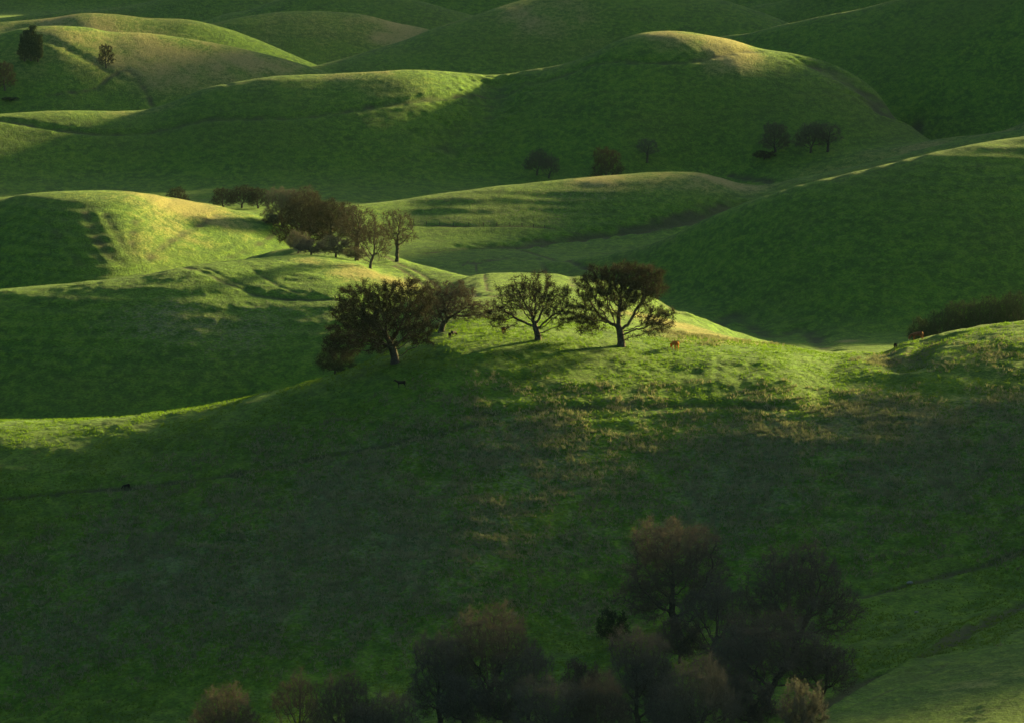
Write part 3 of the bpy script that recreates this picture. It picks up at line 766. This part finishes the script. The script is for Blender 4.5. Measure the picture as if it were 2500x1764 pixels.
def cow_meshes(grazing):
    """one continuous skinned body, 2.3 m long, 1.4 m at the back, looking towards +X"""
    if grazing: neck, head, muzzle = (1.10, 0, 1.02), (1.42, 0, .55), (1.55, 0, .22)
    else: neck, head, muzzle = (1.10, 0, 1.30), (1.36, 0, 1.52), (1.68, 0, 1.36)
    P = [((-.80, 0, 1.10), .28), ((-.35, 0, 1.05), .36), ((.15, 0, 1.02), .38), ((.60, 0, 1.10), .31), (neck, .20), (head, .145), (muzzle, .095),
         ((-.98, 0, 1.18), .07), ((-1.06, 0, .85), .035), ((-1.04, 0, .50), .03), ((-1.05, 0, .38), .05)]
    E = [(0, 1), (1, 2), (2, 3), (3, 4), (4, 5), (5, 6), (0, 7), (7, 8), (8, 9), (9, 10)]
    for sy in (-1, 1):
        b = len(P)   # hind leg: knee forward, hock back
        P += [((-.72, sy * .20, .88), .20), ((-.58, sy * .22, .66), .125), ((-.86, sy * .22, .44), .065), ((-.80, sy * .22, .10), .05), ((-.76, sy * .22, .0), .07)]
        E += [(0, b), (b, b + 1), (b + 1, b + 2), (b + 2, b + 3), (b + 3, b + 4)]
        b = len(P)
        P += [((.60, sy * .19, .82), .16), ((.62, sy * .20, .62), .09), ((.58, sy * .20, .36), .062), ((.60, sy * .20, .09), .05), ((.63, sy * .20, .0), .07)]
        E += [(3, b), (b, b + 1), (b + 1, b + 2), (b + 2, b + 3), (b + 3, b + 4)]
        b = len(P); hx, _, hz = head
        P += [((hx - .06, sy * .24, hz + .10), .04), ((hx - .10, sy * .34, hz + .07), .03)]
        E += [(5, b), (b, b + 1)]
    me = bpy.data.meshes.new('hide'); me.from_pydata([p[0] for p in P], E, [])
    o = bpy.data.objects.new('hide', me); COL.objects.link(o)
    o.modifiers.new('skin', 'SKIN'); sv = me.skin_vertices[0].data
    for i, p in enumerate(P): sv[i].radius = (p[1], p[1])
    sv[1].use_root = True
    sub = o.modifiers.new('sub', 'SUBSURF'); sub.levels = 1; sub.render_levels = 1
    dg = bpy.context.evaluated_depsgraph_get(); dg.update()
    out = bpy.data.meshes.new_from_object(o.evaluated_get(dg)); bpy.data.objects.remove(o)
    out.polygons.foreach_set('use_smooth', [True] * len(out.polygons))
    parts = {'body': out}
    def small(nm, boxes):
        V, F = [], []
        for (cx, cy, cz, rx, ry, rz) in boxes:
            b = len(V)
            for k in range(3):
                zz = cz + (k - 1) * rz; q = 1.0 if k == 1 else .62
                for j in range(6): V.append((cx + rx * q * math.cos(j * math.pi / 3), cy + ry * q * math.sin(j * math.pi / 3), zz))
            for k in range(2):
                for j in range(6): F.append((b + k*6 + j, b + k*6 + (j+1) % 6, b + (k+1)*6 + (j+1) % 6, b + (k+1)*6 + j))
        o = mesh_np(nm, np.array(V), np.array(F), M_HORN); m = o.data; bpy.data.objects.remove(o); return m
    mx, _, mz = muzzle; hx, _, hz = head
    parts['muzzle'] = small('muzzle', [(mx + .02, 0, mz, .10, .10, .07)])
    for sy in (-1, 1):
        parts['eye%d' % sy] = small('eye', [(hx + .06, sy * .125, hz + .04, .025, .02, .025)])
        for x_, y_ in ((-.76, .22), (.63, .20)): parts['hoof%d%d' % (sy, x_ > 0)] = small('hoof', [(x_, sy * y_, 0, .075, .06, .05)])
    return parts
COW = {True: cow_meshes(True), False: cow_meshes(False)}
def cow(u, v, size, yaw, hide, label, cat='cow', grazing=True, name='cow', group='cattle grazing on the crest', pale=False):
    while hit(u, v)[1] > 1060: v += 1
    x, y, _ = hit(u, v); z = float(ground(x, y))
    root = bpy.data.objects.new(name, None); COL.objects.link(root); root.location = (x, y, z + .02)
    root.scale = (size,) * 3; root.rotation_euler.z = R(yaw); tag(root, label, cat, group)
    for pn, me in COW[grazing].items():
        o = bpy.data.objects.new(pn.rstrip('-10'), me); COL.objects.link(o); o.parent = root
        if not o.data.materials: o.data.materials.append(M_HORN)
        o.material_slots[0].link = 'OBJECT'
        o.material_slots[0].material = hide if pn == 'body' else (M_PALE if pn == 'muzzle' and pale else M_HORN)
cow(1648, 849, 1.15, 112, M_RED, 'orange brown cow seen from behind, right of the rightmost big oak')
cow(2240, 822, 1.12, 200, M_BROWN, 'brown cow standing on the skyline at the right end of the crest', pale=True)
cow(2186, 838, .72, 95, M_BLACK, 'black calf on the skyline left of the brown cow', 'calf')
cow(980, 955, .78, 180, M_BLACK, 'black calf below the largest oak on the shaded slope', 'calf', grazing=False)
cow(1099, 829, .72, 85, M_BLACK, 'black calf with its back turned, nearer one of two by the oaks', 'calf')
cow(1107, 823, .72, 60, M_BLACK, 'black calf facing away, farther one of two by the oaks', 'calf')
cow(1229, 812, .8, 100, M_BROWN, 'red brown calf under the low left branches of the open oak', 'calf')
cow(309, 1195, .62, 215, M_BLACK, 'small black animal alone on the worn trail at the far left', 'calf', grazing=True)

# ------------------------------------------------------------------ fence, rocks
M_POST = mat_plain('weathered_post', (.09, .08, .065), (.15, .13, .10), 6.0)
M_ROCK = mat_plain('pale_rock', (.20, .20, .18), (.30, .29, .26), 2.0)
def box_mesh(w, d, h):
    V = np.array([(sx * w / 2, sy * d / 2, z) for z in (-.3, h) for sx, sy in ((-1, -1), (1, -1), (1, 1), (-1, 1))] + [(0, 0, h + w * .3)])
    F = [(0, 1, 5, 4), (1, 2, 6, 5), (2, 3, 7, 6), (3, 0, 4, 7), (4, 5, 8), (5, 6, 8), (6, 7, 8), (7, 4, 8)]
    me = bpy.data.meshes.new('post'); me.from_pydata(V.tolist(), [], F); me.materials.append(M_POST); return me
fr = bpy.data.objects.new('wire_fence', None); COL.objects.link(fr)
tag(fr, 'thin wire fence on posts along the foot of the smooth golden ridge', 'fence')
fl = ground_line([(1010,551),(1090,554),(1180,555),(1260,556),(1330,559)], 11)
fz = ground(fl[:, 0], fl[:, 1]); fr.location = (fl[0, 0], fl[0, 1], fz[0])
pm = box_mesh(.13, .13, 1.15)
for (x, y), z in zip(fl, fz):
    p = bpy.data.objects.new('post', pm); COL.objects.link(p); p.parent = fr
    p.location = (x - fl[0, 0], y - fl[0, 1], z - fz[0]); p.rotation_euler = (random.uniform(-.05, .05), random.uniform(-.06, .06), random.random())
for hh in (.45, .8, 1.15):
    V, F = [], []
    for (x, y), z in zip(fl, fz):
        V += [(x - fl[0,0], y - fl[0,1], z - fz[0] + hh), (x - fl[0,0], y - fl[0,1], z - fz[0] + hh + .02), (x - fl[0,0], y - fl[0,1] + .02, z - fz[0] + hh)]
    for i in range(len(fl) - 1):
        for a, b in ((0, 1), (1, 2), (2, 0)): F.append((i*3 + a, i*3 + b, i*3 + 3 + b, i*3 + 3 + a))
    mesh_np('wire', np.array(V, float), np.array(F), M_POST, fr)

def rock(u, v, size, label, seed):
    rng = np.random.default_rng(seed); x, y, _ = hit(u, v); z = float(ground(x, y))
    import bmesh
    bm = bmesh.new(); bmesh.ops.create_icosphere(bm, subdivisions=2, radius=1)
    for q in bm.verts:
        k = 1 + .25 * float(vnoise(np.array([q.co.x * 1.7 + seed]), np.array([q.co.y * 1.7 + q.co.z]), seed)[0])
        q.co = Vector((q.co.x * k * 1.3, q.co.y * k, q.co.z * k * .6)) * size
    me = bpy.data.meshes.new('rock'); bm.to_mesh(me); bm.free(); me.materials.append(M_ROCK)
    o = bpy.data.objects.new('rock', me); COL.objects.link(o); o.location = (x, y, z + size * .25); tag(o, label, 'rock')
rock(2221, 1415, .42, 'pale rock beside the dark gully at the lower right', 3)
rock(2238, 1484, .28, 'smaller pale rock on the dark slope below the gully', 8)

# ------------------------------------------------------------------ air
def haze(density):
    V = [(x, y, z) for z in (-80, 330) for x, y in ((-6500, -60), (6500, -60), (6500, 9200), (-6500, 9200))]
    F = [(0, 3, 2, 1), (4, 5, 6, 7), (0, 1, 5, 4), (1, 2, 6, 5), (2, 3, 7, 6), (3, 0, 4, 7)]
    me = bpy.data.meshes.new('haze'); me.from_pydata(V, [], F)
    m = bpy.data.materials.new('air'); m.use_nodes = True; nt = m.node_tree; nt.nodes.remove(nt.nodes['Principled BSDF'])
    v = nt.nodes.new('ShaderNodeVolumePrincipled'); v.inputs['Density'].default_value = density; v.inputs['Color'].default_value = (.42, .80, 1.0, 1)
    v.inputs['Anisotropy'].default_value = .2
    nt.links.new(v.outputs[0], nt.nodes['Material Output'].inputs['Volume']); me.materials.append(m)
    o = bpy.data.objects.new('haze', me); COL.objects.link(o); tag(o, 'thin evening haze over the hills', 'haze', kind='stuff')
haze(3.5e-6)
